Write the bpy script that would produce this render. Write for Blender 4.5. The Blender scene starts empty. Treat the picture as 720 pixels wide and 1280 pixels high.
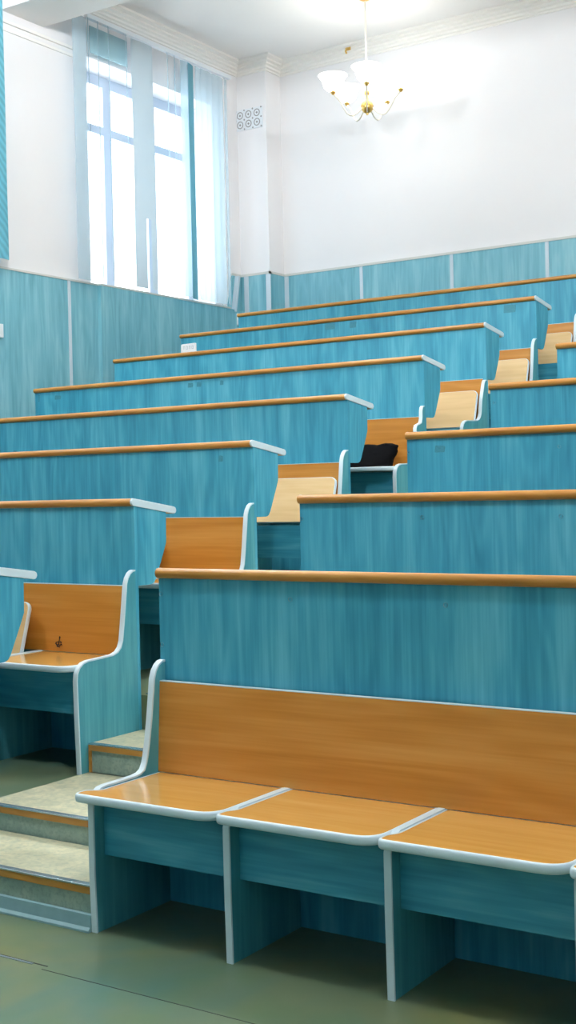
import bpy, bmesh, math, random
from mathutils import Vector, Matrix
random.seed(7)
sc = bpy.context.scene
COL = sc.collection
PI = math.pi

# ------------------------------------------------------------------ measured layout (metres)
XL, XR = -3.381, -2.581            # aisle edges of the left and the right seating block
XEND = -6.438                      # window-side end of the left block
YB = [3.144, 3.972, 4.819, 5.673, 6.534, 7.381, 8.199, 9.005]      # desk fronts, row by row
FZ = [0.0, 0.219, 0.473, 0.729, 0.994, 1.262, 1.522, 1.775]        # platform heights
WX = -7.21                         # left wall face
PY = 10.144                        # pilaster face
BY = 10.391                        # back wall face
CZ = 5.42                          # ceiling
RX, FY = 3.2, -3.2                 # right wall, front wall

# ------------------------------------------------------------------ materials
def lin(c):
    return tuple(((v/255.0)/12.92 if v/255.0 <= .04045 else ((v/255.0+.055)/1.055)**2.4) for v in c) + (1.0,)

def new_mat(name):
    m = bpy.data.materials.new(name); m.use_nodes = True
    nt = m.node_tree; b = nt.nodes['Principled BSDF']
    return m, nt, b

def plain(name, rgb, rough=.5, metal=0, spec=.5, vary=0.0, vscale=20, bump=0):
    m, nt, b = new_mat(name)
    b.inputs['Base Color'].default_value = lin(rgb)
    b.inputs['Roughness'].default_value = rough
    b.inputs['Metallic'].default_value = metal
    b.inputs['Specular IOR Level'].default_value = spec
    tc = nt.nodes.new('ShaderNodeTexCoord')
    nz = nt.nodes.new('ShaderNodeTexNoise'); nz.inputs['Scale'].default_value = vscale; nz.inputs['Detail'].default_value = 4
    nt.links.new(tc.outputs['Object'], nz.inputs['Vector'])
    if vary:
        mx = nt.nodes.new('ShaderNodeMix'); mx.data_type = 'RGBA'
        c = lin(rgb)
        mx.inputs[6].default_value = tuple(v*(1-vary) for v in c[:3])+(1,)
        mx.inputs[7].default_value = tuple(min(1, v*(1+vary)) for v in c[:3])+(1,)
        nt.links.new(nz.outputs['Fac'], mx.inputs[0]); nt.links.new(mx.outputs[2], b.inputs['Base Color'])
    if bump:
        bp = nt.nodes.new('ShaderNodeBump'); bp.inputs['Strength'].default_value = bump; bp.inputs['Distance'].default_value = .002
        nt.links.new(nz.outputs['Fac'], bp.inputs['Height']); nt.links.new(bp.outputs['Normal'], b.inputs['Normal'])
    return m

def wood(name, dark, mid, light, axis='Z', rough=.4, fine=90, broad=9, stretch=.05, ring=.25, ringfreq=9, spec=.5, coat=0):
    """laminate: fine streaks plus cathedral contours stretched along the axis"""
    m, nt, b = new_mat(name)
    N, L = nt.nodes, nt.links
    tc = N.new('ShaderNodeTexCoord'); oi = N.new('ShaderNodeObjectInfo')
    off = N.new('ShaderNodeVectorMath'); off.operation = 'SCALE'; off.inputs[0].default_value = (7.3, 3.1, 5.7)
    L.new(oi.outputs['Random'], off.inputs['Scale'])
    add = N.new('ShaderNodeVectorMath'); add.operation = 'ADD'
    L.new(tc.outputs['Object'], add.inputs[0]); L.new(off.outputs[0], add.inputs[1])
    def noise(scale, det, st):
        mp = N.new('ShaderNodeMapping')
        s = [scale]*3; s['XYZ'.index(axis)] = scale*st
        mp.inputs['Scale'].default_value = s
        L.new(add.outputs[0], mp.inputs['Vector'])
        n = N.new('ShaderNodeTexNoise'); n.inputs['Scale'].default_value = 1; n.inputs['Detail'].default_value = det
        n.inputs['Roughness'].default_value = .6
        L.new(mp.outputs[0], n.inputs['Vector']); return n
    nf, nb, nr = noise(fine, 3, stretch*.5), noise(broad, 4, stretch*2.2), noise(broad*.55, 2, stretch*3.2)
    mul = N.new('ShaderNodeMath'); mul.operation = 'MULTIPLY'; mul.inputs[1].default_value = ringfreq*6.283
    L.new(nr.outputs['Fac'], mul.inputs[0])
    sn = N.new('ShaderNodeMath'); sn.operation = 'SINE'; L.new(mul.outputs[0], sn.inputs[0])
    def mad(a, k, c=None):
        x = N.new('ShaderNodeMath'); x.operation = 'MULTIPLY_ADD'; L.new(a, x.inputs[0]); x.inputs[1].default_value = k
        if c is None: x.inputs[2].default_value = 0
        elif isinstance(c, float): x.inputs[2].default_value = c
        else: L.new(c, x.inputs[2])
        return x.outputs[0]
    v = mad(nb.outputs['Fac'], 1.5, -.25-.35)
    v = mad(nf.outputs['Fac'], .7, v)
    v = mad(sn.outputs[0], ring*.5, v)
    cr = N.new('ShaderNodeValToRGB')
    cr.color_ramp.elements[0].position = 0.12; cr.color_ramp.elements[0].color = lin(dark)
    cr.color_ramp.elements[1].position = .95; cr.color_ramp.elements[1].color = lin(light)
    e = cr.color_ramp.elements.new(.5); e.color = lin(mid)
    L.new(v, cr.inputs[0]); L.new(cr.outputs[0], b.inputs['Base Color'])
    b.inputs['Roughness'].default_value = rough
    b.inputs['Specular IOR Level'].default_value = spec
    b.inputs['Coat Weight'].default_value = coat; b.inputs['Coat Roughness'].default_value = .12
    return m

M = {}
M['teal'] = wood('teal_laminate', (40,128,156), (62,152,179), (98,180,200), 'Z', .42, ring=.16)
M['teal_h'] = wood('teal_laminate_horizontal', (40,128,156), (62,152,179), (98,180,200), 'X', .42, ring=.16)
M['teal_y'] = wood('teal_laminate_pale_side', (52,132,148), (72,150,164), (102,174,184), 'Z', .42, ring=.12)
M['wains'] = wood('teal_wall_laminate', (92,156,174), (116,178,194), (146,200,210), 'Z', .4, ring=.14, fine=60)
M['beech'] = wood('beech_laminate', (180,118,40), (192,129,52), (206,147,72), 'X', .33, fine=110, broad=9, stretch=.03, ring=.3, ringfreq=9)
M['seat'] = wood('beech_seat_laminate', (206,150,70), (216,162,84), (226,176,102), 'X', .16, fine=50, broad=8, ring=.1, coat=.6)
M['under'] = wood('pale_beech_underside', (206,170,116), (216,182,128), (226,196,146), 'X', .5, fine=50, broad=8, ring=.1)
M['nose'] = wood('beech_rounded_edge', (160,108,42), (178,124,54), (196,144,76), 'X', .3, fine=70, broad=14, ring=.2)
M['white'] = plain('white_edge_band', (206,222,230), .35, vary=.05, vscale=8)
M['wall'] = plain('painted_plaster', (233,232,234), .85, vary=.015, vscale=3, bump=.05)
M['ceil'] = plain('ceiling_paint', (238,237,236), .9, vary=.01, vscale=2)
M['stucco'] = plain('plaster_moulding', (240,238,234), .7)
M['cap'] = plain('wainscot_cap', (206,208,204), .5)
M['strip'] = plain('white_joint_strip', (200,214,224), .45)
M['alu'] = plain('aluminium_strip', (190,205,215), .25, metal=.8)
M['brass'] = plain('brass', (222,184,104), .3, metal=.8)
M['brassw'] = plain('gilt_white_arm', (226,222,206), .35)
M['black'] = plain('black_fabric', (4,5,8), 1, spec=.15, vary=.35, vscale=60, bump=.6)
M['ink'] = plain('black_ink', (20,16,26), .6)
M['hole'] = plain('dark_hole', (50,55,55), .8)
M['vent'] = plain('vent_recess', (150,150,150), .8)
M['screw'] = plain('screw_head', (150,160,165), .35, metal=.8)
M['resid'] = plain('glue_residue', (58,132,150), .6, vary=.3, vscale=120)
M['plastic'] = plain('white_plastic', (226,232,238), .4)
M['frame'] = plain('white_window_frame', (188,200,216), .45)
M['base_strip'] = plain('painted_base_strip', (126,160,166), .4, vary=.12, vscale=30)
M['greyprint'] = plain('grey_print', (160,175,185), .6)

def mottled(name, a, b_, c, sc1, sc2, rough):
    m, nt, b = new_mat(name); N, L = nt.nodes, nt.links
    tc = N.new('ShaderNodeTexCoord')
    n1 = N.new('ShaderNodeTexNoise'); n1.inputs['Scale'].default_value = sc1; n1.inputs['Detail'].default_value = 5; n1.inputs['Distortion'].default_value = .8
    n2 = N.new('ShaderNodeTexNoise'); n2.inputs['Scale'].default_value = sc2; n2.inputs['Detail'].default_value = 6
    for n in (n1, n2): L.new(tc.outputs['Object'], n.inputs['Vector'])
    r = N.new('ShaderNodeValToRGB'); r.color_ramp.elements[0].position = .3; r.color_ramp.elements[1].position = .7
    r.color_ramp.elements[0].color = lin(a); r.color_ramp.elements[1].color = lin(b_)
    L.new(n1.outputs['Fac'], r.inputs[0])
    mx = N.new('ShaderNodeMix'); mx.data_type = 'RGBA'; mx.inputs[7].default_value = lin(c)
    r2 = N.new('ShaderNodeValToRGB'); r2.color_ramp.elements[0].position = .45; r2.color_ramp.elements[1].position = .75
    r2.color_ramp.elements[1].color = (.6,.6,.6,1)
    L.new(n2.outputs['Fac'], r2.inputs[0]); L.new(r2.outputs[0], mx.inputs[0]); L.new(r.outputs[0], mx.inputs[6])
    L.new(mx.outputs[2], b.inputs['Base Color'])
    b.inputs['Roughness'].default_value = rough
    return m
M['floor'] = mottled('green_linoleum', (66,104,98), (122,120,72), (84,108,76), 1.4, 6, .34)
M['riser'] = mottled('speckled_riser_linoleum', (132,154,144), (158,172,158), (104,126,120), 14, 90, .6)
M['step'] = mottled('mottled_step_linoleum', (172,174,148), (202,196,164), (138,150,136), 18, 70, .5)

def fabric(name, rgb, transl=.5, alpha=1.0, pattern=False):
    m, nt, b = new_mat(name); N, L = nt.nodes, nt.links
    out = nt.nodes['Material Output']
    d = N.new('ShaderNodeBsdfDiffuse'); t = N.new('ShaderNodeBsdfTranslucent')
    tc = N.new('ShaderNodeTexCoord')
    w = N.new('ShaderNodeTexWave'); w.inputs['Scale'].default_value = 9 if pattern else 60
    w.bands_direction = 'DIAGONAL' if pattern else 'Z'
    w.inputs['Distortion'].default_value = 3; w.inputs['Detail'].default_value = 2
    L.new(tc.outputs['Object'], w.inputs['Vector'])
    mx = N.new('ShaderNodeMix'); mx.data_type = 'RGBA'; c = lin(rgb)
    mx.inputs[6].default_value = tuple(v*(.8 if pattern else .94) for v in c[:3])+(1,); mx.inputs[7].default_value = c
    L.new(w.outputs['Fac'], mx.inputs[0]); L.new(mx.outputs[2], d.inputs[0]); L.new(mx.outputs[2], t.inputs[0])
    s = N.new('ShaderNodeMixShader'); s.inputs[0].default_value = transl
    L.new(d.outputs[0], s.inputs[1]); L.new(t.outputs[0], s.inputs[2])
    last = s
    if alpha < 1:
        tr = N.new('ShaderNodeBsdfTransparent'); s2 = N.new('ShaderNodeMixShader'); s2.inputs[0].default_value = alpha
        L.new(tr.outputs[0], s2.inputs[1]); L.new(s.outputs[0], s2.inputs[2]); last = s2
    L.new(last.outputs[0], out.inputs['Surface'])
    return m
M['slat_grey'] = fabric('grey_blue_louvre_fabric', (206,218,224), .4)
M['slat_teal'] = fabric('teal_louvre_fabric', (132,186,200), .4)
M['valance'] = fabric('pale_teal_cloth', (196,224,230), .55, .7)
M['slat_faint'] = fabric('faint_sheer_louvre_fabric', (205,226,236), .5, .4)
M['slat_sheer'] = fabric('sheer_pale_louvre_fabric', (190,214,226), .5, .55)
M['slat_pattern'] = fabric('teal_patterned_louvre_fabric', (138,210,226), .4, pattern=True)
m, nt, b = new_mat('window_glass')
b.inputs['Base Color'].default_value = (1,1,1,1); b.inputs['Roughness'].default_value = 0; b.inputs['Alpha'].default_value = .12
M['glass'] = m
m, nt, b = new_mat('lit_opal_glass')
b.inputs['Base Color'].default_value = (.95,.94,.9,1); b.inputs['Roughness'].default_value = .3
b.inputs['Emission Color'].default_value = (1,.97,.9,1); b.inputs['Emission Strength'].default_value = 3.0
M['opal'] = m

# ------------------------------------------------------------------ mesh helpers
class MB:
    def __init__(s): s.bm = bmesh.new()
    def box(s, x0, x1, y0, y1, z0, z1):
        vs = [s.bm.verts.new((x, y, z)) for x in (x0, x1) for y in (y0, y1) for z in (z0, z1)]
        for f in ((0,1,3,2),(4,6,7,5),(0,4,5,1),(2,3,7,6),(0,2,6,4),(1,5,7,3)): s.bm.faces.new([vs[i] for i in f])
        return vs
    def poly_x(s, pts, x0, x1):     # (y,z) outline extruded along x
        return s._ex([(x0, y, z) for y, z in pts], [(x1, y, z) for y, z in pts])
    def poly_y(s, pts, y0, y1):     # (x,z) outline
        return s._ex([(x, y0, z) for x, z in pts], [(x, y1, z) for x, z in pts])
    def poly_z(s, pts, z0, z1):
        return s._ex([(x, y, z0) for x, y in pts], [(x, y, z1) for x, y in pts])
    def _ex(s, a, b):
        A = [s.bm.verts.new(p) for p in a]; B = [s.bm.verts.new(p) for p in b]; n = len(a)
        s.bm.faces.new(A); s.bm.faces.new(B[::-1])
        for i in range(n): s.bm.faces.new((A[i], B[i], B[(i+1) % n], A[(i+1) % n]))
        return A+B
    def ribbon_x(s, pts, x0, x1, out=.005, inn=.001, side=1):   # strip along a (y,z) polyline
        n = len(pts); O = []; I = []
        for i in range(n):
            a = Vector(pts[max(i-1, 0)]); c = Vector(pts[min(i+1, n-1)]); d = (c-a).normalized()
            nm = Vector((d.y, -d.x))*side; p = Vector(pts[i])
            O.append(p+nm*out); I.append(p-nm*inn)
        s.poly_strip([(p.x, p.y) for p in O], [(p.x, p.y) for p in I], x0, x1)
    def poly_strip(s, O, I, x0, x1):
        n = len(O)
        V = [[s.bm.verts.new((x, *p)) for p in L_] for x in (x0, x1) for L_ in (O, I)]
        o0, i0, o1, i1 = V
        for k in range(n-1):
            for q in ((o0[k], o0[k+1], o1[k+1], o1[k]), (i0[k], i1[k], i1[k+1], i0[k+1]),
                      (o0[k], i0[k], i0[k+1], o0[k+1]), (o1[k], o1[k+1], i1[k+1], i1[k])): s.bm.faces.new(q)
        for k in (0, n-1): s.bm.faces.new((o0[k], o1[k], i1[k], i0[k]))
    def tube(s, pts, r, seg=8, cap=True):
        rings = []
        pts = [Vector(p) for p in pts]
        for i, p in enumerate(pts):
            d = (pts[min(i+1, len(pts)-1)]-pts[max(i-1, 0)]).normalized()
            u = d.orthogonal().normalized() if i == 0 else (prev - d*prev.dot(d)).normalized()
            prev = u; w = d.cross(u); rr = r[i] if isinstance(r, (list, tuple)) else r
            rings.append([s.bm.verts.new(p+(u*math.cos(2*PI*k/seg)+w*math.sin(2*PI*k/seg))*rr) for k in range(seg)])
        for a, b_ in zip(rings, rings[1:]):
            for k in range(seg): s.bm.faces.new((a[k], a[(k+1) % seg], b_[(k+1) % seg], b_[k]))
        if cap: s.bm.faces.new(rings[0][::-1]); s.bm.faces.new(rings[-1])
    def lathe(s, prof, c=(0,0,0), seg=20, T=None):     # (r,z)
        T = T or Matrix.Translation(c); rings = []
        for r, z in prof:
            if r < 1e-5: rings.append([s.bm.verts.new(T @ Vector((0,0,z)))])
            else: rings.append([s.bm.verts.new(T @ Vector((r*math.cos(2*PI*k/seg), r*math.sin(2*PI*k/seg), z))) for k in range(seg)])
        for a, b_ in zip(rings, rings[1:]):
            for k in range(seg):
                k2 = (k+1) % seg
                if len(a) == 1 and len(b_) == 1: continue
                if len(a) == 1: s.bm.faces.new((a[0], b_[k2], b_[k]))
                elif len(b_) == 1: s.bm.faces.new((a[k], a[k2], b_[0]))
                else: s.bm.faces.new((a[k], a[k2], b_[k2], b_[k]))
    def build(s, name, mat, parent=None, bevel=0, seg=2, smooth=False, T=None, angle=40):
        bmesh.ops.recalc_face_normals(s.bm, faces=s.bm.faces)
        if T is not None: s.bm.transform(T)
        me = bpy.data.meshes.new(name); s.bm.to_mesh(me); s.bm.free()
        me.materials.append(M[mat] if isinstance(mat, str) else mat)
        o = bpy.data.objects.new(name, me); COL.objects.link(o)
        if parent: o.parent = parent
        if bevel:
            md = o.modifiers.new('bevel', 'BEVEL'); md.width = bevel; md.segments = seg; md.limit_method = 'ANGLE'; md.angle_limit = math.radians(30)
        if smooth or bevel:
            me.polygons.foreach_set('use_smooth', [True]*len(me.polygons))
            try: me.set_sharp_from_angle(angle=math.radians(angle))
            except Exception: pass
        return o

def tag(o, label, cat, group=None, kind=None):
    o['label'] = label; o['category'] = cat
    if group: o['group'] = group
    if kind: o['kind'] = kind
    return o
def thing(name, label, cat, loc, group=None):
    o = bpy.data.objects.new(name, None); COL.objects.link(o); o.location = loc
    o.empty_display_size = .1
    return tag(o, label, cat, group)
def struct(name, mb, mat, **kw):
    o = mb.build(name, mat, **kw); o['kind'] = 'structure'; return o
def bx(*a):
    m = MB(); m.box(*a); return m

def rounded(pts, radii, seg=6):
    """round the corners of a 2-D outline"""
    out = []; n = len(pts)
    for i in range(n):
        p = Vector(pts[i]); a = Vector(pts[i-1]); c = Vector(pts[(i+1) % n]); r = radii[i]
        if r <= 0: out.append(tuple(p)); continue
        d1 = (a-p).normalized(); d2 = (c-p).normalized()
        r1 = min(r, (a-p).length*.49, (c-p).length*.49)
        s_ = p+d1*r1; e = p+d2*r1
        for k in range(seg+1):
            t = k/seg; out.append(tuple(s_*(1-t)**2+p*2*t*(1-t)+e*t*t))
    return out

# ------------------------------------------------------------------ bench and desk unit
P_RIGHT = [(0,.760),(-.014,.759),(-.030,.750),(-.044,.733),(-.053,.710),(-.060,.660),(-.074,.560),(-.086,.485),(-.097,.460),(-.116,.443),(-.145,.434),(-.20,.431),
           (-.290,.428),(-.318,.422),(-.338,.408),(-.350,.388),(-.354,.360),(-.350,.18),(-.345,0)]
P_LEFT = [(0,.760),(-.014,.759),(-.030,.750),(-.044,.733),(-.053,.710),(-.060,.660),(-.070,.590),(-.084,.515),(-.092,.480),(-.100,.455),(-.112,.435),(-.130,.426),(-.155,.4225),(-.20,.422),
          (-.290,.422),(-.312,.419),(-.326,.412),(-.331,.396),(-.332,.386),(-.345,.384),(-.346,.18),(-.341,0)]
P_ROW5 = [(0,.690),(-.014,.689),(-.024,.682),(-.034,.668),(-.044,.640)] + P_RIGHT[6:]
P_ROW4 = [(0,.760),(-.012,.759),(-.022,.752),(-.028,.735),(-.031,.690),(-.040,.664),(-.066,.655),(-.094,.648),(-.104,.632),(-.103,.600),(-.096,.530),(-.092,.485)] + P_RIGHT[8:]
DIV = [(-.016,.4165),(-.10,.4165),(-.20,.4165),(-.300,.4165),(-.320,.406),(-.327,.388),(-.342,.386),(-.347,.374),(-.346,.18),(-.342,0)]
PT = .018

def panel(root, prof, x0, name='end_panel'):
    m = MB(); m.poly_x(prof+[(0,0)] if prof[-1][1] == 0 else prof, x0, x0+PT)
    o = m.build(name, 'teal_y', root)
    r = MB(); r.ribbon_x(prof, x0-.0012, x0+PT+.0012, out=.005, side=1)
    e = r.build('edge_band', 'white', o, smooth=True, angle=60); e['label'] = 'white edge band'
    return o

def seat_outline(a, b, flare, d0=-.041, d1=-.390, rf=.075):
    # a, b: clear inner faces left and right
    pts = [(a+.0055, d0), (a+.0055, -.318), (a-PT-flare, -.345), (a-PT-flare, d1), (b-.004, d1), (b-.006, d0)]
    rad = [.004, .02, .012, .020, rf, .004]
    return rounded(pts, rad, 7)

def make_seat(root, a, b, flare, up):
    if not up:
        ol = seat_outline(a, b, flare)
        z0, z1 = .394, .418
        T = Matrix.Identity(4)
        m = MB(); m.poly_z([(x, y) for x, y in ol], z0+.001, z1)
        o = m.build('seat', 'seat', root, T=T)
        e = band(ol, z0, z1+.0008); e = e.build('edge_band', 'white', o, smooth=True, angle=70, T=T)
    else:
        L_ = .234
        pts = [(a+.006, 0), (a+.006, L_), (b-.008, L_), (b-.008, 0)]
        ol = rounded(pts, [.006, .035, .035, .006], 6)
        T = Matrix.Translation((0, -.148, .398)) @ Matrix.Rotation(math.radians(90-17), 4, 'X')
        m = MB(); m.poly_z(ol, -.0115, .0115)
        o = m.build('seat', 'under', root, T=T); o['label'] = 'flip-up seat pad standing folded against the backrest'
        e = band(ol, -.0118, .0095, .004); e = e.build('edge_band', 'white', o, smooth=True, angle=70, T=T)
    e['label'] = 'white rounded edge band'
    return o

def band(ol, z0, z1, t=.005):
    """rounded ring around an outline"""
    n = len(ol); m = MB(); rings = []
    cx = sum(p[0] for p in ol)/n; cy = sum(p[1] for p in ol)/n
    area = sum(ol[i][0]*ol[(i+1) % n][1]-ol[(i+1) % n][0]*ol[i][1] for i in range(n))
    sg = 1 if area > 0 else -1
    prof = [(-.004, z1), (.001, z1), (t*.75, z1-(z1-z0)*.12), (t, z1-(z1-z0)*.35), (t, z0+(z1-z0)*.35), (t*.75, z0+(z1-z0)*.12), (.001, z0), (-.004, z0)]
    for i in range(n):
        a = Vector(ol[i-1]); c = Vector(ol[(i+1) % n]); d = (c-a).normalized(); nm = Vector((d.y, -d.x))*sg; p = Vector(ol[i])
        rings.append([m.bm.verts.new((*(p+nm*q), z)) for q, z in prof])
    for i in range(n):
        A, B = rings[i], rings[(i+1) % n]
        for k in range(len(prof)):
            k2 = (k+1) % len(prof); m.bm.faces.new((A[k], B[k], B[k2], A[k2]))
    return m

def unit(label, k, side, ups, prof=None, screws=(), resid=(), group='bench and desk units'):
    """one seat row of one block with the desk carried by its back board"""
    x0 = XR if side == 'R' else XL
    root = thing('bench_desk', label, 'bench with desk', (x0, YB[k], FZ[k]), group)
    if side == 'R': xs = [0, .494, .996] + [.996+.5*i for i in (1, 2, 3)]; w0, w1 = 0, xs[-1]+PT
    else: xs = [-PT-.485-.5109*(i-1) for i in range(6, 0, -1)]+[-PT]; w0, w1 = xs[0], 0
    # back board, desktop
    o = bx(w0, w1, .0005, .0185, 0, 1.024).build('back_board', 'teal', root)
    for sx, sz in screws:
        s_ = MB(); s_.lathe([(0,-.0015),(.0035,-.0012),(.0045,0),(.0045,.001)], T=Matrix.Translation((sx, 0, sz)) @ Matrix.Rotation(PI/2, 4, 'X') @ Matrix.Scale(1.5, 4), seg=10)
        s_.build('screw', 'screw', o)
    for sx, sz, w, h in resid:
        s_ = MB()
        s_.poly_y(rounded([(sx-w/2, sz-h/2), (sx-w/2+.004, sz+h/2), (sx+w/2, sz+h/2-.004), (sx+w/2-.003, sz-h/2)], [.006]*4, 3), -.0006, .001)
        s_.build('glue_residue', 'resid', o)
    dz = .0395; th = .028; yr = .271
    d = MB(); a0 = w0+.007; a1 = w1-.007
    d.poly_x([(.0, 1.053), (yr, 1.053-dz), (yr, 1.053-dz-th), (.0, 1.053-th)], a0, a1)
    dt = d.build('desktop', 'nose', root)
    nz = MB(); nz.poly_x([(.001,1.0535),(-.006,1.0525),(-.012,1.048),(-.0155,1.041),(-.0155,1.034),(-.012,1.027),(-.006,1.0225),(.001,1.0215)], w0-.002, a1)
    n_ = nz.build('front_edge', 'nose', dt, smooth=True, angle=50); n_['label'] = 'rounded beech front edge'
    for c0, c1 in ((w0, w0+.0072), (w1-.0072, w1)):
        e = MB(); z_ = lambda y: 1.0545-dz*y/yr
        pts = [(-.006, z_(0)), (yr-.012, z_(yr)), (yr-.002, z_(yr)-.006), (yr+.001, z_(yr)-.016), (yr-.004, z_(yr)-th+.001), (yr-.014, z_(yr)-th-.002), (-.006, z_(0)-th-.003), (-.0145, z_(0)-.022), (-.0145, z_(0)-.010)]
        if c0 == w0: pts = [(max(y, .0015), z) for y, z in pts[:7]]
        cx0, cx1 = (c0-.003, c1) if c0 == w0 else (c0, c1+.003)
        e.poly_x(pts, cx0, cx1); e = e.build('end_cap', 'white', dt, bevel=.0015); e['label'] = 'white rounded end band of the desktop'
    for bx0 in (w0, w1-PT):
        g = MB(); g.poly_x([(.0186, 1.022), (.205, .996), (.203, .868), (.188, .835), (.132, .722), (.118, .705), (.100, .699), (.0186, .699)], bx0, bx0+PT)
        g.build('desk_bracket', 'teal', root)
    # seats
    for i, x in enumerate(xs):
        if i == 0: panel(root, P_LEFT, x)
        elif i == len(xs)-1: panel(root, (prof or P_RIGHT), x)
        else: panel(root, DIV, x, 'divider')
    q = MB(); q.poly_x([(-.047,.4205), (-.030,.4205), (-.0125,.700), (-.0295,.700)], w0+PT+.001, w1-PT-.001)
    o = q.build('backrest', 'beech', root)
    t_ = bx(w0+PT+.001, w1-PT-.001, -.030, -.0125, .7001, .7025).build('edge_band', 'white', o)
    for i in range(len(xs)-1):
        a, b = xs[i]+PT, xs[i+1]
        bx(a+.0008, b-.0008, -.303, -.287, .222, .386).build('apron', 'teal_h', root)
        fl = .016 if i == 0 and side == 'R' else -.004
        make_seat(root, a, b, fl, bool(ups[i]))
    return root

S = 0.0
L_ = {
 0: unit('teal desk cut off by left picture edge, only its white-capped end showing', 0, 'L', [0]*6),
 1: unit('teal bench desk at left with scribbled orange backrest and one seat folded down', 1, 'L', [1,1,1,0,1,0], resid=[]),
 2: unit('teal bench desk second from front in left block, plain orange backrest beside aisle', 2, 'L', [1,1,0,1,1,0], resid=[(-.183,.975,.03,.03)]),
 3: unit('teal bench desk with raised pale seat, directly in front of the black bag row', 3, 'L', [1,1,1,0,1,1], resid=[(-2.39,.82,.035,.06),(-2.18,.79,.03,.04)]),
 4: unit('teal bench desk whose lowered aisle seat holds the black bag', 4, 'L', [1,0,1,1,1,0], P_ROW4, resid=[(-3.02,.985,.02,.05),(-2.84,.98,.06,.03),(-1.68,.99,.045,.03),(-1.61,.99,.04,.03),(-1.43,.99,.03,.03)]),
 5: unit('teal bench desk just behind the black bag row, raised seat with curved white panel', 5, 'L', [1,1,1,1,1,1], P_ROW5),
 6: unit('teal bench desk next to last in left block, behind the small white tag', 6, 'L', [1,1,1,1,1,1], resid=[(-.193,.985,.09,.055),(-1.64,.995,.09,.05),(-1.44,.99,.06,.05)]),
 7: unit('rearmost and highest teal bench desk, directly below the back wall panelling', 7, 'L', [1,1,1,1,1,1]),
}
R_ = {
 0: unit('large front teal bench desk at right with three orange seats folded down', 0, 'R', [0]*5, screws=[(.008,.972),(.008,.812),(.498,.968),(1.006,.967)]),
 1: unit('teal desk at right directly behind the front orange seats and their desk', 1, 'R', [0,1,0,1,1], screws=[(.008,.965),(.508,.967),(1.015,.967)]),
 2: unit('teal desk at right whose aisle end stands beside the black bag', 2, 'R', [1]*5, screws=[(.008,.967),(.68,.967)], resid=[(.155,1.008-.03,.05,.03)]),
 3: unit('teal desk at right touching the curved white panel of the pale raised seat', 3, 'R', [1]*5, screws=[(.02,.96)]),
 4: unit('short piece of teal desk highest at the right picture edge', 4, 'R', [1]*5),
}
for k in (5, 6, 7):
    R_[k] = unit('teal bench desk of the right block above and behind the right picture edge', k, 'R', [1]*5, group='upper right bench desks beyond the picture edge')

# scribble on the backrest of left row 1
sb = MB(); cx, cz = -3.767-XL, .674-FZ[1]
def dood(pts, r=.0022): sb.tube([(cx+x, -.0462+.0625*(z), cz+z) for x, z in pts], r, 6)
dood([(-.013,.002),(-.008,.006),(-.002,.003),(.001,.010),(.003,.021),(.0015,.012),(-.001,.003)], .0017)
dood([(.001,.020),(.0045,.024),(.002,.027)], .0028)
dood([(-.018,-.002),(-.012,-.008),(-.009,-.016),(-.002,-.013),(.003,-.017)], .0022)
dood([(-.014,.003),(-.019,-.003)], .0026)
dood([(-.004,.002),(-.001,-.006),(.006,-.009),(.012,-.004),(.017,-.008)], .0022)
dood([(.004,.004),(.010,.006),(.013,.000)], .002)
dood([(-.001,-.004),(-.006,-.008)], .003)
brest = [c for c in L_[1].children if c.name.startswith('backrest')][0]
d_ = sb.build('ink_scribble', 'ink', brest, smooth=True); d_['label'] = 'small black ink scribble'

# ------------------------------------------------------------------ platforms, aisle steps, floor
m = MB()
m.box(WX, RX, FY, YB[0]+.02, -.12, 0)
for k in range(1, 9):
    y0 = YB[k-1]+.0195; y1 = (YB[k]+.0195) if k < 8 else BY
    z = FZ[k] if k < 8 else 2.035
    m.box(WX, RX, y0, y1, -.12, z)
struct('floor', m, 'floor')
def step(label, y0, y1, z0, z1, strip=None, group='aisle steps'):
    r = thing('aisle_step', label, 'step', ((XL+XR)/2, y0, z0), group)
    r_ = lambda x: x-(XL+XR)/2
    a, b = r_(XL+.003), r_(XR-.0025)
    bx(a, b, .006, y1-y0, 0, z1-z0-.004).build('riser', 'riser', r)
    bx(a, b, .004, y1-y0, z1-z0-.004, z1-z0).build('tread', 'step', r)
    n = bx(a, b, 0, .0058, z1-z0-.026, z1-z0-.0045).build('nosing', 'nose', r); n['label'] = 'brown wooden nosing'
    q = bx(a, b, -.0015, .022, z1-z0-.0042, z1-z0+.0018).build('metal_strip', 'alu', r, bevel=.001); q['label'] = 'worn metal strip on the nosing'
    tr = bx(a, a+.012, -.0005, .0055, 0.0, z1-z0-.027).build('side_trim', 'nose', r)
    if strip:
        s_ = MB(); s_.poly_x([(0,0),(-.018,0),(-.018,.006),(-.010,.014),(-.006,.05),(.004,.052),(.004,0)], a, b); s_.build('base_strip', 'base_strip', r)
    return r
EP = .0
step('lowest aisle step with worn metal strip and painted base strip on floor', YB[0]-.342, YB[0]-.0215, 0, .135, strip=True)
step('second aisle step from floor, beside the front left seat corner', YB[0]-.02, YB[1]-.307, .0, .222)
step('third aisle step, against the side panel of the scribbled bench', YB[1]-.305, YB[1]+.043, FZ[1]+.0035, .333)
step('fourth aisle step, deep in shade between both blocks', YB[1]+.045, YB[2]-.305, FZ[1]+.001, FZ[2]+.003)
m = MB()
for k in range(2, 7):
    m.box(XL+.003, XR-.003, YB[k]-.30, YB[k]+.019, FZ[k]+.0005, FZ[k]+(FZ[k+1]-FZ[k])/2)
struct('floor_aisle', m, 'step')
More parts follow.
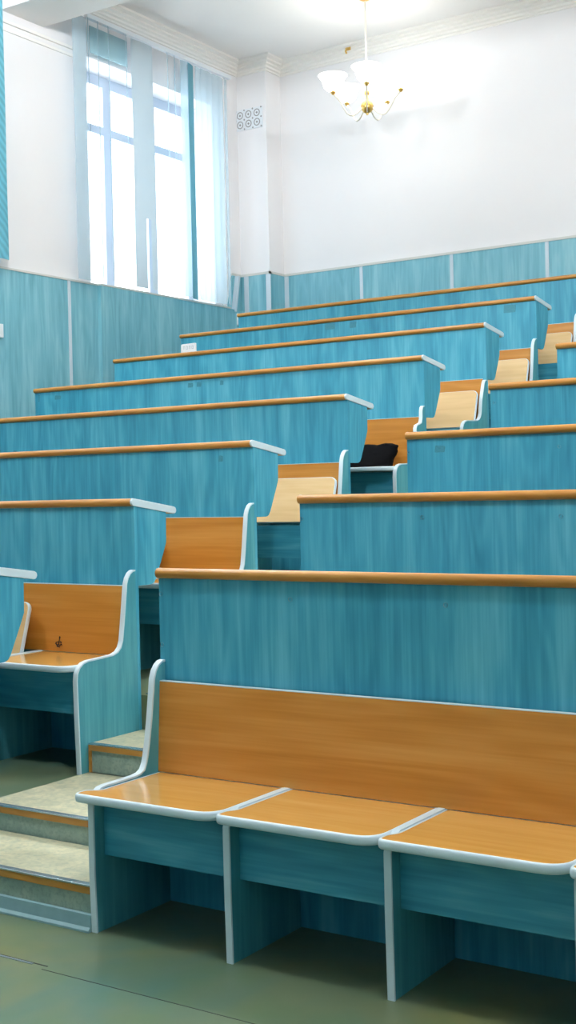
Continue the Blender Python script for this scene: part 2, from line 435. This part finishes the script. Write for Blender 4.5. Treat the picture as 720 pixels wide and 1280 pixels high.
# floor seams
struct('trim_1', (lambda q: (q.box(-3.6, -2.5, 2.527, 2.531, 0, .0012), q)[1])(MB()), 'hole')
struct('trim_2', (lambda q: (q.box(-4.2, -2.55, 2.518, 2.5265, 0, .0018), q)[1])(MB()), 'alu')
struct('trim_3', (lambda q: (q.box(-2.5, 2.8, 2.505, 2.5075, 0, .0008), q)[1])(MB()), 'hole')

# ------------------------------------------------------------------ room shell
W1 = (8.0, 9.72, 3.047, 4.925)       # opening of the visible window: y0,y1,z0,z1
opens = [(2.2, 4.0), (5.0, 6.8), W1[:2]]
m = MB(); ys = FY
for a, b_ in opens:
    m.box(WX-.42, WX, ys, a, -.1, CZ+.3); ys = b_
    zlo = 3.047 if a > 4.9 else 1.6
    m.box(WX-.42, WX, a, b_, -.1, zlo); m.box(WX-.42, WX, a, b_, W1[3], CZ+.3)
m.box(WX-.42, WX, ys, BY+.3, -.1, CZ+.3)
struct('wall_left', m, 'wall')
m = MB(); m.box(WX-.42, RX+.3, BY, BY+.3, -.1, CZ+.3); m.box(WX, -6.872, PY, BY, -.1, CZ)
struct('wall_back', m, 'wall')
struct('wall_right', bx(RX, RX+.3, FY, BY, -.1, CZ+.3), 'wall')
struct('wall_front', bx(WX-.42, RX+.3, FY-.3, FY, -.1, CZ+.3), 'wall')
struct('ceiling', bx(WX-.42, RX+.3, FY-.3, BY+.3, CZ, CZ+.3), 'ceil')
for i, (a, b_) in enumerate([(7.05, 7.51), (3.9, 4.36), (.6, 1.06)]):
    m = MB(); m.box(WX, RX, a, b_, 5.02, CZ); struct('ceiling_beam', m, 'ceil')
# cornices
prof = [(0, CZ-.125), (.012, CZ-.125), (.012, CZ-.108), (.028, CZ-.10), (.028, CZ-.082), (.048, CZ-.072), (.048, CZ-.056), (.072, CZ-.046), (.072, CZ-.030), (.11, CZ-.020), (.11, CZ), (0, CZ)]
path = [(WX, 7.51), (WX, PY), (-6.872, PY), (-6.872, BY), (RX, BY)]
offs = [(1, 0), (1, -1), (1, -1), (1, -1), (0, -1)]
m = MB(); rg = [[m.bm.verts.new((px+ox*d, py+oy*d, z)) for d, z in prof] for (px, py), (ox, oy) in zip(path, offs)]
for A, B in zip(rg, rg[1:]):
    for k in range(len(prof)): m.bm.faces.new((A[k], B[k], B[(k+1) % len(prof)], A[(k+1) % len(prof)]))
struct('trim_cornice', m, 'stucco')
m = MB()
for z, t in ((4.93, .018), (4.87, .012)): m.box(WX, WX+t, FY, 7.96, z, z+.022)
struct('trim_picture_rail', m, 'stucco')

# wainscot
ZL, ZB = 3.047, 3.385
m = MB(); m.box(WX, WX+.015, FY, 8.06, .0, ZL-.012)
m.box(WX, WX+.05, 8.06, PY, .0, ZL-.012)
m.poly_x([(9.90, ZL-.012), (9.985, ZB-.018), (PY, ZB-.018), (PY, ZL-.012)], WX, WX+.012)
o = struct('wall_panel_left', m, 'wains')
m = MB(); m.box(WX, -6.86, PY-.014, PY, 1.9, ZB-.018); m.box(-6.872, -6.858, PY-.014, BY, 1.9, ZB-.018); m.box(-6.858, RX, BY-.014, BY, 1.9, ZB-.018)
struct('wall_panel_back', m, 'wains')
m = MB(); m.box(RX-.015, RX, FY, BY-.014, 0, 2.6); m.box(WX+.015, RX-.015, FY, FY+.015, 0, 2.6)  # unseen front and right wainscot, added to cut low bounce light
struct('wall_panel_unseen', m, 'wains')
m = MB()
m.box(WX, WX+.02, FY, 8.055, ZL-.012, ZL+.004); m.box(WX-.2, WX+.054, 8.055, 9.90, ZL-.012, ZL+.004)
m.box(WX, -6.852, PY-.02, PY, ZB-.018, ZB+.004); m.box(-6.872, -6.852, PY-.02, BY, ZB-.018, ZB+.004); m.box(-6.852, RX, BY-.02, BY, ZB-.018, ZB+.004)
m.box(WX, WX+.018, 9.985, PY, ZB-.018, ZB+.004)
struct('trim_panel_cap', m, 'cap')
def vstrip(n, *b_):
    q = MB(); q.box(*b_); struct('trim_joint', q, 'strip')
vstrip(1, WX+.015, WX+.019, 7.70, 7.732, .5, ZL-.013)
vstrip(2, WX+.05, WX+.1, PY-.02, PY-.0145, 2.0, ZB-.02)
vstrip(3, -6.905, -6.852, PY-.019, PY-.0145, 2.0, ZB-.02)
vstrip(4, -6.857, -6.81, BY-.019, BY-.0145, 2.0, ZB-.02)
for i, x in enumerate((-6.0, -5.07, -4.17, -3.25, -2.3, -1.35, -.4)):
    vstrip(5+i, x-.016, x+.016, BY-.019, BY-.0145, 2.0, ZB-.02)
q = MB(); q.poly_x([(9.955, ZL-.03), (9.985, ZL-.03), (10.06, ZB-.02), (10.03, ZB-.02)], WX+.012, WX+.055); struct('trim_slanted_strip', q, 'strip')

# window frames + glass
def window(n, a, b_, z0, z1, muls, trans):
    fx0, fx1 = -7.53, -7.47
    r = bpy.data.objects.new('window_%d' % n, None); COL.objects.link(r); r.location = (-7.5, (a+b_)/2, z0); r['kind'] = 'structure'
    T = Matrix.Translation((7.5, -(a+b_)/2, -z0))
    m = MB()
    m.box(fx0, fx1, a, a+.07, z0, z1); m.box(fx0, fx1, b_-.07, b_, z0, z1)
    m.box(fx0, fx1, a+.07, b_-.07, z0, z0+.06); m.box(fx0, fx1, a+.07, b_-.07, z1-.09, z1)
    for y0, y1 in muls: m.box(fx0, fx1, y0, y1, z0+.06, z1-.09)
    edges = [a+.07]+[v for p in muls for v in p]+[b_-.07]
    for i in range(0, len(edges), 2): m.box(fx0, fx1, edges[i], edges[i+1], *trans)
    m.build('window_frame', 'frame', r, T=T)
    m = MB(); m.box(-7.503, -7.497, a+.05, b_-.05, z0+.03, z1-.05); m.build('glass', 'glass', r, T=T)
    return r
window(1, 8.0, 9.72, 3.047, 4.925, [(8.495, 8.60), (9.08, 9.2)], (4.42, 4.49))
for n, (a, b_) in enumerate(opens[:-1]):
    window(n+2, a, b_, 3.047 if a > 4.9 else 1.6, 4.925, [(a+.55, a+.64), (a+1.16, a+1.25)], (4.42, 4.49))

# ------------------------------------------------------------------ vertical blinds
def blind(label, y0, y1, slats, cat='blind'):
    xr = -7.09
    r = thing('vertical_blind', label, cat, (xr, (y0+y1)/2, 5.19))
    yc = (y0+y1)/2
    q = MB(); q.box(-.02, .02, y0-yc, y1-yc, -.012, .02); q.build('head_rail', 'plastic', r, bevel=.003)
    for (yy, w, ang, zt, zb, mat, shape) in slats:
        # ang: direction of the slat's width in plan, degrees from +y toward +x
        a = math.radians(ang); d = Vector((math.sin(a), math.cos(a), 0)); nn = Vector((d.y, -d.x, 0))
        q = MB(); n = 14
        def pt(u, z, s_): 
            c = Vector((0, yy-yc, z-5.19))+d*(u*w/2)+nn*(s_*.0006+(1-u*u)*w*.04)
            return c
        rows = []
        for i in range(n+1):
            t = i/n; z = zt+(zb-zt)*t
            us = [-1, -.5, 0, .5, 1]
            wob = .02*math.sin(t*9+yy*7)
            rows.append([[q.bm.verts.new(pt(u+wob, z, s_)) for u in us] for s_ in (-1, 1)])
        for i in range(n):
            for k in range(4):
                if shape == 'torn' and i >= 10 and k == 2: continue
                A, B = rows[i], rows[i+1]
                q.bm.faces.new((A[0][k], A[0][k+1], B[0][k+1], B[0][k])); q.bm.faces.new((A[1][k], B[1][k], B[1][k+1], A[1][k+1]))
        q.build('slat', mat, r, smooth=True)
    return r
# a slat seen edge-on follows the line of sight there
def sight(y): return math.degrees(math.atan2(-7.09, y))+0   # plan angle of the ray at the rail
sl = []
for yy in (7.90, 8.02, 8.15, 8.375):
    sl.append((yy, .10, sight(yy)+2, 5.175, 3.07, 'slat_sheer', ''))
sl.append((7.80, .16, 2, 5.175, 3.04, 'slat_faint', ''))
sl.append((8.58, .27, 2, 5.17, 3.06, 'slat_grey', 'torn'))
for yy in (8.93, 9.03): sl.append((yy, .10, sight(yy)+3, 5.17, 3.06, 'slat_sheer', ''))
sl.append((9.17, .10, 8, 5.17, 3.06, 'slat_sheer', ''))
sl.append((9.26, .12, sight(9.26)+22, 5.165, 3.045, 'slat_teal', ''))
for yy, aa, ww in ((9.37, 30, .10), (9.455, 34, .10), (9.54, 30, .10), (9.63, 36, .10), (9.71, 28, .10), (9.79, 18, .08)):
    sl.append((yy, ww, sight(yy)+aa, 5.165, 3.05, 'slat_faint', ''))
blind('half-open vertical blind of pale and grey slats hanging at the far left window', 7.88, 9.865, sl)
q = bpy.data.objects
# a folded-up remainder of cloth under the rail
t = tag((lambda r: r)(bx(-7.155, -7.150, 7.99, 8.46, 4.94, 5.16).build('valance_cloth', 'valance')), 'short teal valance cloth behind the blind, under its rail', 'valance')
t2 = [(6.98-.09-.125*i, .15, -6, 5.06, 3.085, 'slat_pattern', '') for i in range(14)]
blind('closed patterned teal blind at the upper left picture edge', 5.15, 7.0, t2)

# ------------------------------------------------------------------ small wall items
r = thing('vent_grille', 'white pierced vent grille high on the corner pilaster', 'vent', (-7.07, PY, 4.87))
bx(-.16, .16, -.012, 0, -.10, .10).build('plate', 'plastic', r, bevel=.002)
q = MB()
for i in range(3):
    for j in range(2):
        cx = -.098+.098*i+.0; cz = -.045+.09*j
        q.lathe([(.028,0),(.036,0),(.036,.003),(.028,.003),(.028,0)], T=Matrix.Translation((cx, -.012, cz)) @ Matrix.Rotation(PI/2, 4, 'X'), seg=16)
        q.lathe([(0,0),(.012,0),(.012,.003),(0,.003)], T=Matrix.Translation((cx, -.012, cz)) @ Matrix.Rotation(PI/2, 4, 'X'), seg=4)
q.build('pierced_pattern', 'vent', r)
q = MB()
for i in range(4):
    for j in range(3):
        q.lathe([(0,0),(.010,0),(.010,.002),(0,.002)], T=Matrix.Translation((-.147+.098*i, -.012, -.09+.09*j)) @ Matrix.Rotation(PI/2, 4, 'X'), seg=4)
q.build('small_holes', 'vent', r)

o = bx(WX+.015, WX+.035, 6.90, 6.965, 2.505, 2.61).build('wall_socket', 'plastic', bevel=.004)
tag(o, 'white wall socket at left picture edge on teal panelling', 'socket')
o = bx(WX+.05, WX+.07, 9.985, 10.02, 2.885, 3.0).build('wall_socket_cover', 'plastic', bevel=.003)
tag(o, 'small upright white cover low in the far left corner', 'cable cover')
r = thing('ceiling_hook', 'small brass hook fixture beneath the cornice left of chandelier', 'hook', (-6.03, BY-.112, CZ-.075))
bx(-.028, .028, -.01, 0, .0, .03).build('plate', 'brass', r, bevel=.003)
q = MB(); q.tube([(0,-.01,.01),(0,-.04,.0),(0,-.05,-.02),(0,-.035,-.035)], .009, 8); q.build('hook', 'brass', r, smooth=True)
q = MB(); q.tube([(WX+.03, 9.80, 3.06), (WX+.03, 9.83, 4.2), (WX+.03, 9.83, 5.16)], .008, 8)
o = q.build('blind_cord_pipe', 'plastic', smooth=True); tag(o, 'thin white vertical pipe on the wall right of the window', 'pipe')

# small white tag standing on the desk
r = thing('number_tag', 'small white tag standing on the desktop near its left end', 'tag', (-5.765, YB[5]+.05, FZ[5]+1.053-.0073))
q = MB(); q.poly_y(rounded([(-.068,0),(-.066,.074),(.068,.076),(.068,0)], [.004,.016,.006,.004], 4), -.006, .006); q.build('card', 'plastic', r, bevel=.001)
q = MB()
for i in range(4):
    x = -.044+.026*i
    q.box(x, x+.003, -.0068, -.006, .034, .058); q.box(x+.012, x+.015, -.0068, -.006, .034, .058)
    q.box(x, x+.015, -.0068, -.006, .055, .058)
    if i % 2: q.box(x, x+.015, -.0068, -.006, .034, .037)
q.build('faint_print', 'greyprint', r)

# ------------------------------------------------------------------ black bag on the lowered seat
def bag():
    x0, y0, z0 = XL, YB[4], FZ[4]
    root = thing('black_bag', 'crumpled black fabric bag on the lowered seat', 'bag', (x0-.27, y0-.2, z0+.4195))
    bm = bmesh.new(); bmesh.ops.create_cube(bm, size=1)
    bmesh.ops.subdivide_edges(bm, edges=bm.edges, cuts=9, use_grid_fill=True)
    for v in bm.verts:
        x, y, z = v.co*2      # -1..1
        q = 1-.14*(x*x*y*y)
        top = .5*(z+1)
        px = x*.150*q*(1-.04*top)+.028*top
        py = y*(.085-.045*top)*(1-.3*abs(x)**3)+.07*top
        pz = top*(.136-.010*(1-x)*.5 - .012*(x*x)) + .003
        pz -= .012*math.exp(-((x-.1)**2)/.08)*top
        n = math.sin(x*7+z*5)*.004+math.sin(y*9-x*5+z*11)*.004+math.sin(z*14+x*3)*.0025
        v.co = Vector((px+n, py+n*1.2*(top+.2), max(.001, pz+n*top)))
    me = bpy.data.meshes.new('body'); bm.to_mesh(me); bm.free(); me.materials.append(M['black'])
    o = bpy.data.objects.new('body', me); COL.objects.link(o); o.parent = root
    sm = o.modifiers.new('s', 'SUBSURF'); sm.levels = 1; sm.render_levels = 1
    me.polygons.foreach_set('use_smooth', [True]*len(me.polygons))
    bm = MB()    # flap / strap lying flat on the seat
    bm.poly_z(rounded([(-.205,-.10),(-.19,-.02),(.0,.03),(.15,-.02),(.20,-.085),(.10,-.11),(-.06,-.105)], [.02]*7, 4), .0008, .012)
    bm.build('strap', 'black', root, bevel=.004, smooth=True)
bag()

# ------------------------------------------------------------------ chandeliers
def chandelier(label, loc, detail=True, group=None):
    zt = CZ; x, y, z = loc        # z = centre ball
    r = thing('chandelier', label, 'chandelier', loc, group)
    q = MB(); q.lathe([(0,.0),(.055,-.005),(.05,-.03),(.02,-.045),(0,-.046)], c=(0,0,zt-z)); q.build('ceiling_rose', 'brass', r, smooth=True)
    q = MB(); q.tube([(0,0,.12), (0,0,zt-z-.04)], .0075, 8); q.build('stem', 'brassw', r, smooth=True)
    q = MB()
    q.lathe([(0,-.075),(.010,-.072),(.012,-.060),(.03,-.052),(.048,-.03),(.054,-.002),(.046,.026),(.028,.045),(.014,.05),(.012,.09),(.02,.10),(.02,.12),(.01,.13),(0,.13)], seg=24); q.build('hub', 'brass', r, smooth=True)
    for i in range(5):
        a = 2*PI*i/5+math.radians(-60.5); ca, sa = math.cos(a), math.sin(a)
        pts = []
        for t_ in range(15):
            t = t_/14
            rr = .04+.255*t; zz = -.01-.075*math.sin(PI*min(1, t*1.28)) + (.10*max(0, (t-.45)/.55)**1.6)
            pts.append((ca*rr, sa*rr, zz))
        q = MB(); q.tube(pts, .0065, 8); arm = q.build('arm', 'brassw', r, smooth=True)
        ex, ey, ez = pts[-1]
        q = MB(); q.lathe([(0,-.012),(.010,-.01),(.020,.004),(.023,.014),(.012,.018),(.012,.035),(0,.035)], c=(ex,ey,ez), seg=16); cup = q.build('cup', 'brass', r, smooth=True)
        q = MB(); q.lathe([(r_*1.22, z_*1.25-.005) for r_, z_ in [(.014,.02),(.04,.024),(.062,.042),(.070,.07),(.078,.095),(.098,.118),(.102,.122),(.095,.119),(.074,.097),(.066,.072),(.058,.045),(.038,.028),(.014,.024)]], c=(ex,ey,ez), seg=20)
        q.build('shade', 'opal', r, smooth=True)
        q = MB(); q.lathe([(0,.03),(.016,.034),(.024,.055),(.026,.07),(.018,.09),(0,.098)], c=(ex,ey,ez), seg=12); q.build('bulb', 'opal', r, smooth=True)
    return r
def lamp(name, loc, power, rad=.12, col=(.97,.985,1)):
    l = bpy.data.lights.new(name, 'POINT'); l.energy = power; l.shadow_soft_size = rad; l.color = col
    o = bpy.data.objects.new(name, l); COL.objects.link(o); o.location = loc
CH = (-5.344, 9.40, 4.50)
chandelier('lit chandelier with upturned white glass shades hanging near the back wall', CH)
LP = 6
lamp('chandelier_light', (CH[0], CH[1], CH[2]+.32), LP, .25)
others = [(-.6, 8.0, 42), (-5.3, 5.3, 120), (-.6, 5.3, 220), (-5.3, 2.2, 125), (-1.0, 2.0, 240)]  # unseen chandeliers, added to light desk fronts and aisle ends
for x, y, e in others:
    chandelier('unseen chandelier added to light the seating rows', (x, y, 4.50), group='added chandeliers out of view')
    lamp('chandelier_light', (x, y, 4.80), e)

# ------------------------------------------------------------------ world, camera, view
w = bpy.data.worlds.new('overcast_sky'); sc.world = w; w.use_nodes = True
bg = w.node_tree.nodes['Background']; bg.inputs[0].default_value = (.93, .97, 1, 1); bg.inputs[1].default_value = 5.0

# soft daylight entering at the windows
for i, (a, b_) in enumerate(opens):
    zlo = 3.047 if a > 4.9 else 1.6
    l = bpy.data.lights.new('window_daylight', 'AREA'); l.shape = 'RECTANGLE'; l.size = b_-a-.1; l.size_y = W1[3]-zlo-.1
    l.energy = 0; l.cycles.is_portal = True
    o = bpy.data.objects.new('window_daylight', l); COL.objects.link(o)
    o.location = (WX-.40, (a+b_)/2, (zlo+W1[3])/2); o.rotation_euler = (PI/2, 0, -PI/2)

f, yaw, pitch, roll = 1601.32, .5854, -.0159, -.0225
cd = bpy.data.cameras.new('camera'); cd.sensor_fit = 'HORIZONTAL'; cd.sensor_width = 36; cd.lens = f*36/720; cd.clip_start = .05; cd.clip_end = 100
co = bpy.data.objects.new('camera', cd); COL.objects.link(co)
cy, sy, cp, sp, cr, sr = math.cos(yaw), math.sin(yaw), math.cos(pitch), math.sin(pitch), math.cos(roll), math.sin(roll)
F = Vector((-sy*cp, cy*cp, sp)); R0 = Vector((cy, sy, 0)); U0 = R0.cross(F)
Rv = cr*R0+sr*U0; U = -sr*R0+cr*U0
mt = Matrix((Rv, U, -F)).transposed().to_4x4(); mt.translation = Vector((0, 0, 1.286))
co.matrix_world = mt
sc.camera = co
sc.view_settings.view_transform = 'Standard'; sc.view_settings.look = 'None'; sc.view_settings.gamma = 1; sc.view_settings.use_curve_mapping = False
sc.view_settings.exposure = 0.52
sc.cycles.max_bounces = 8; sc.cycles.diffuse_bounces = 5; sc.cycles.sample_clamp_indirect = 6
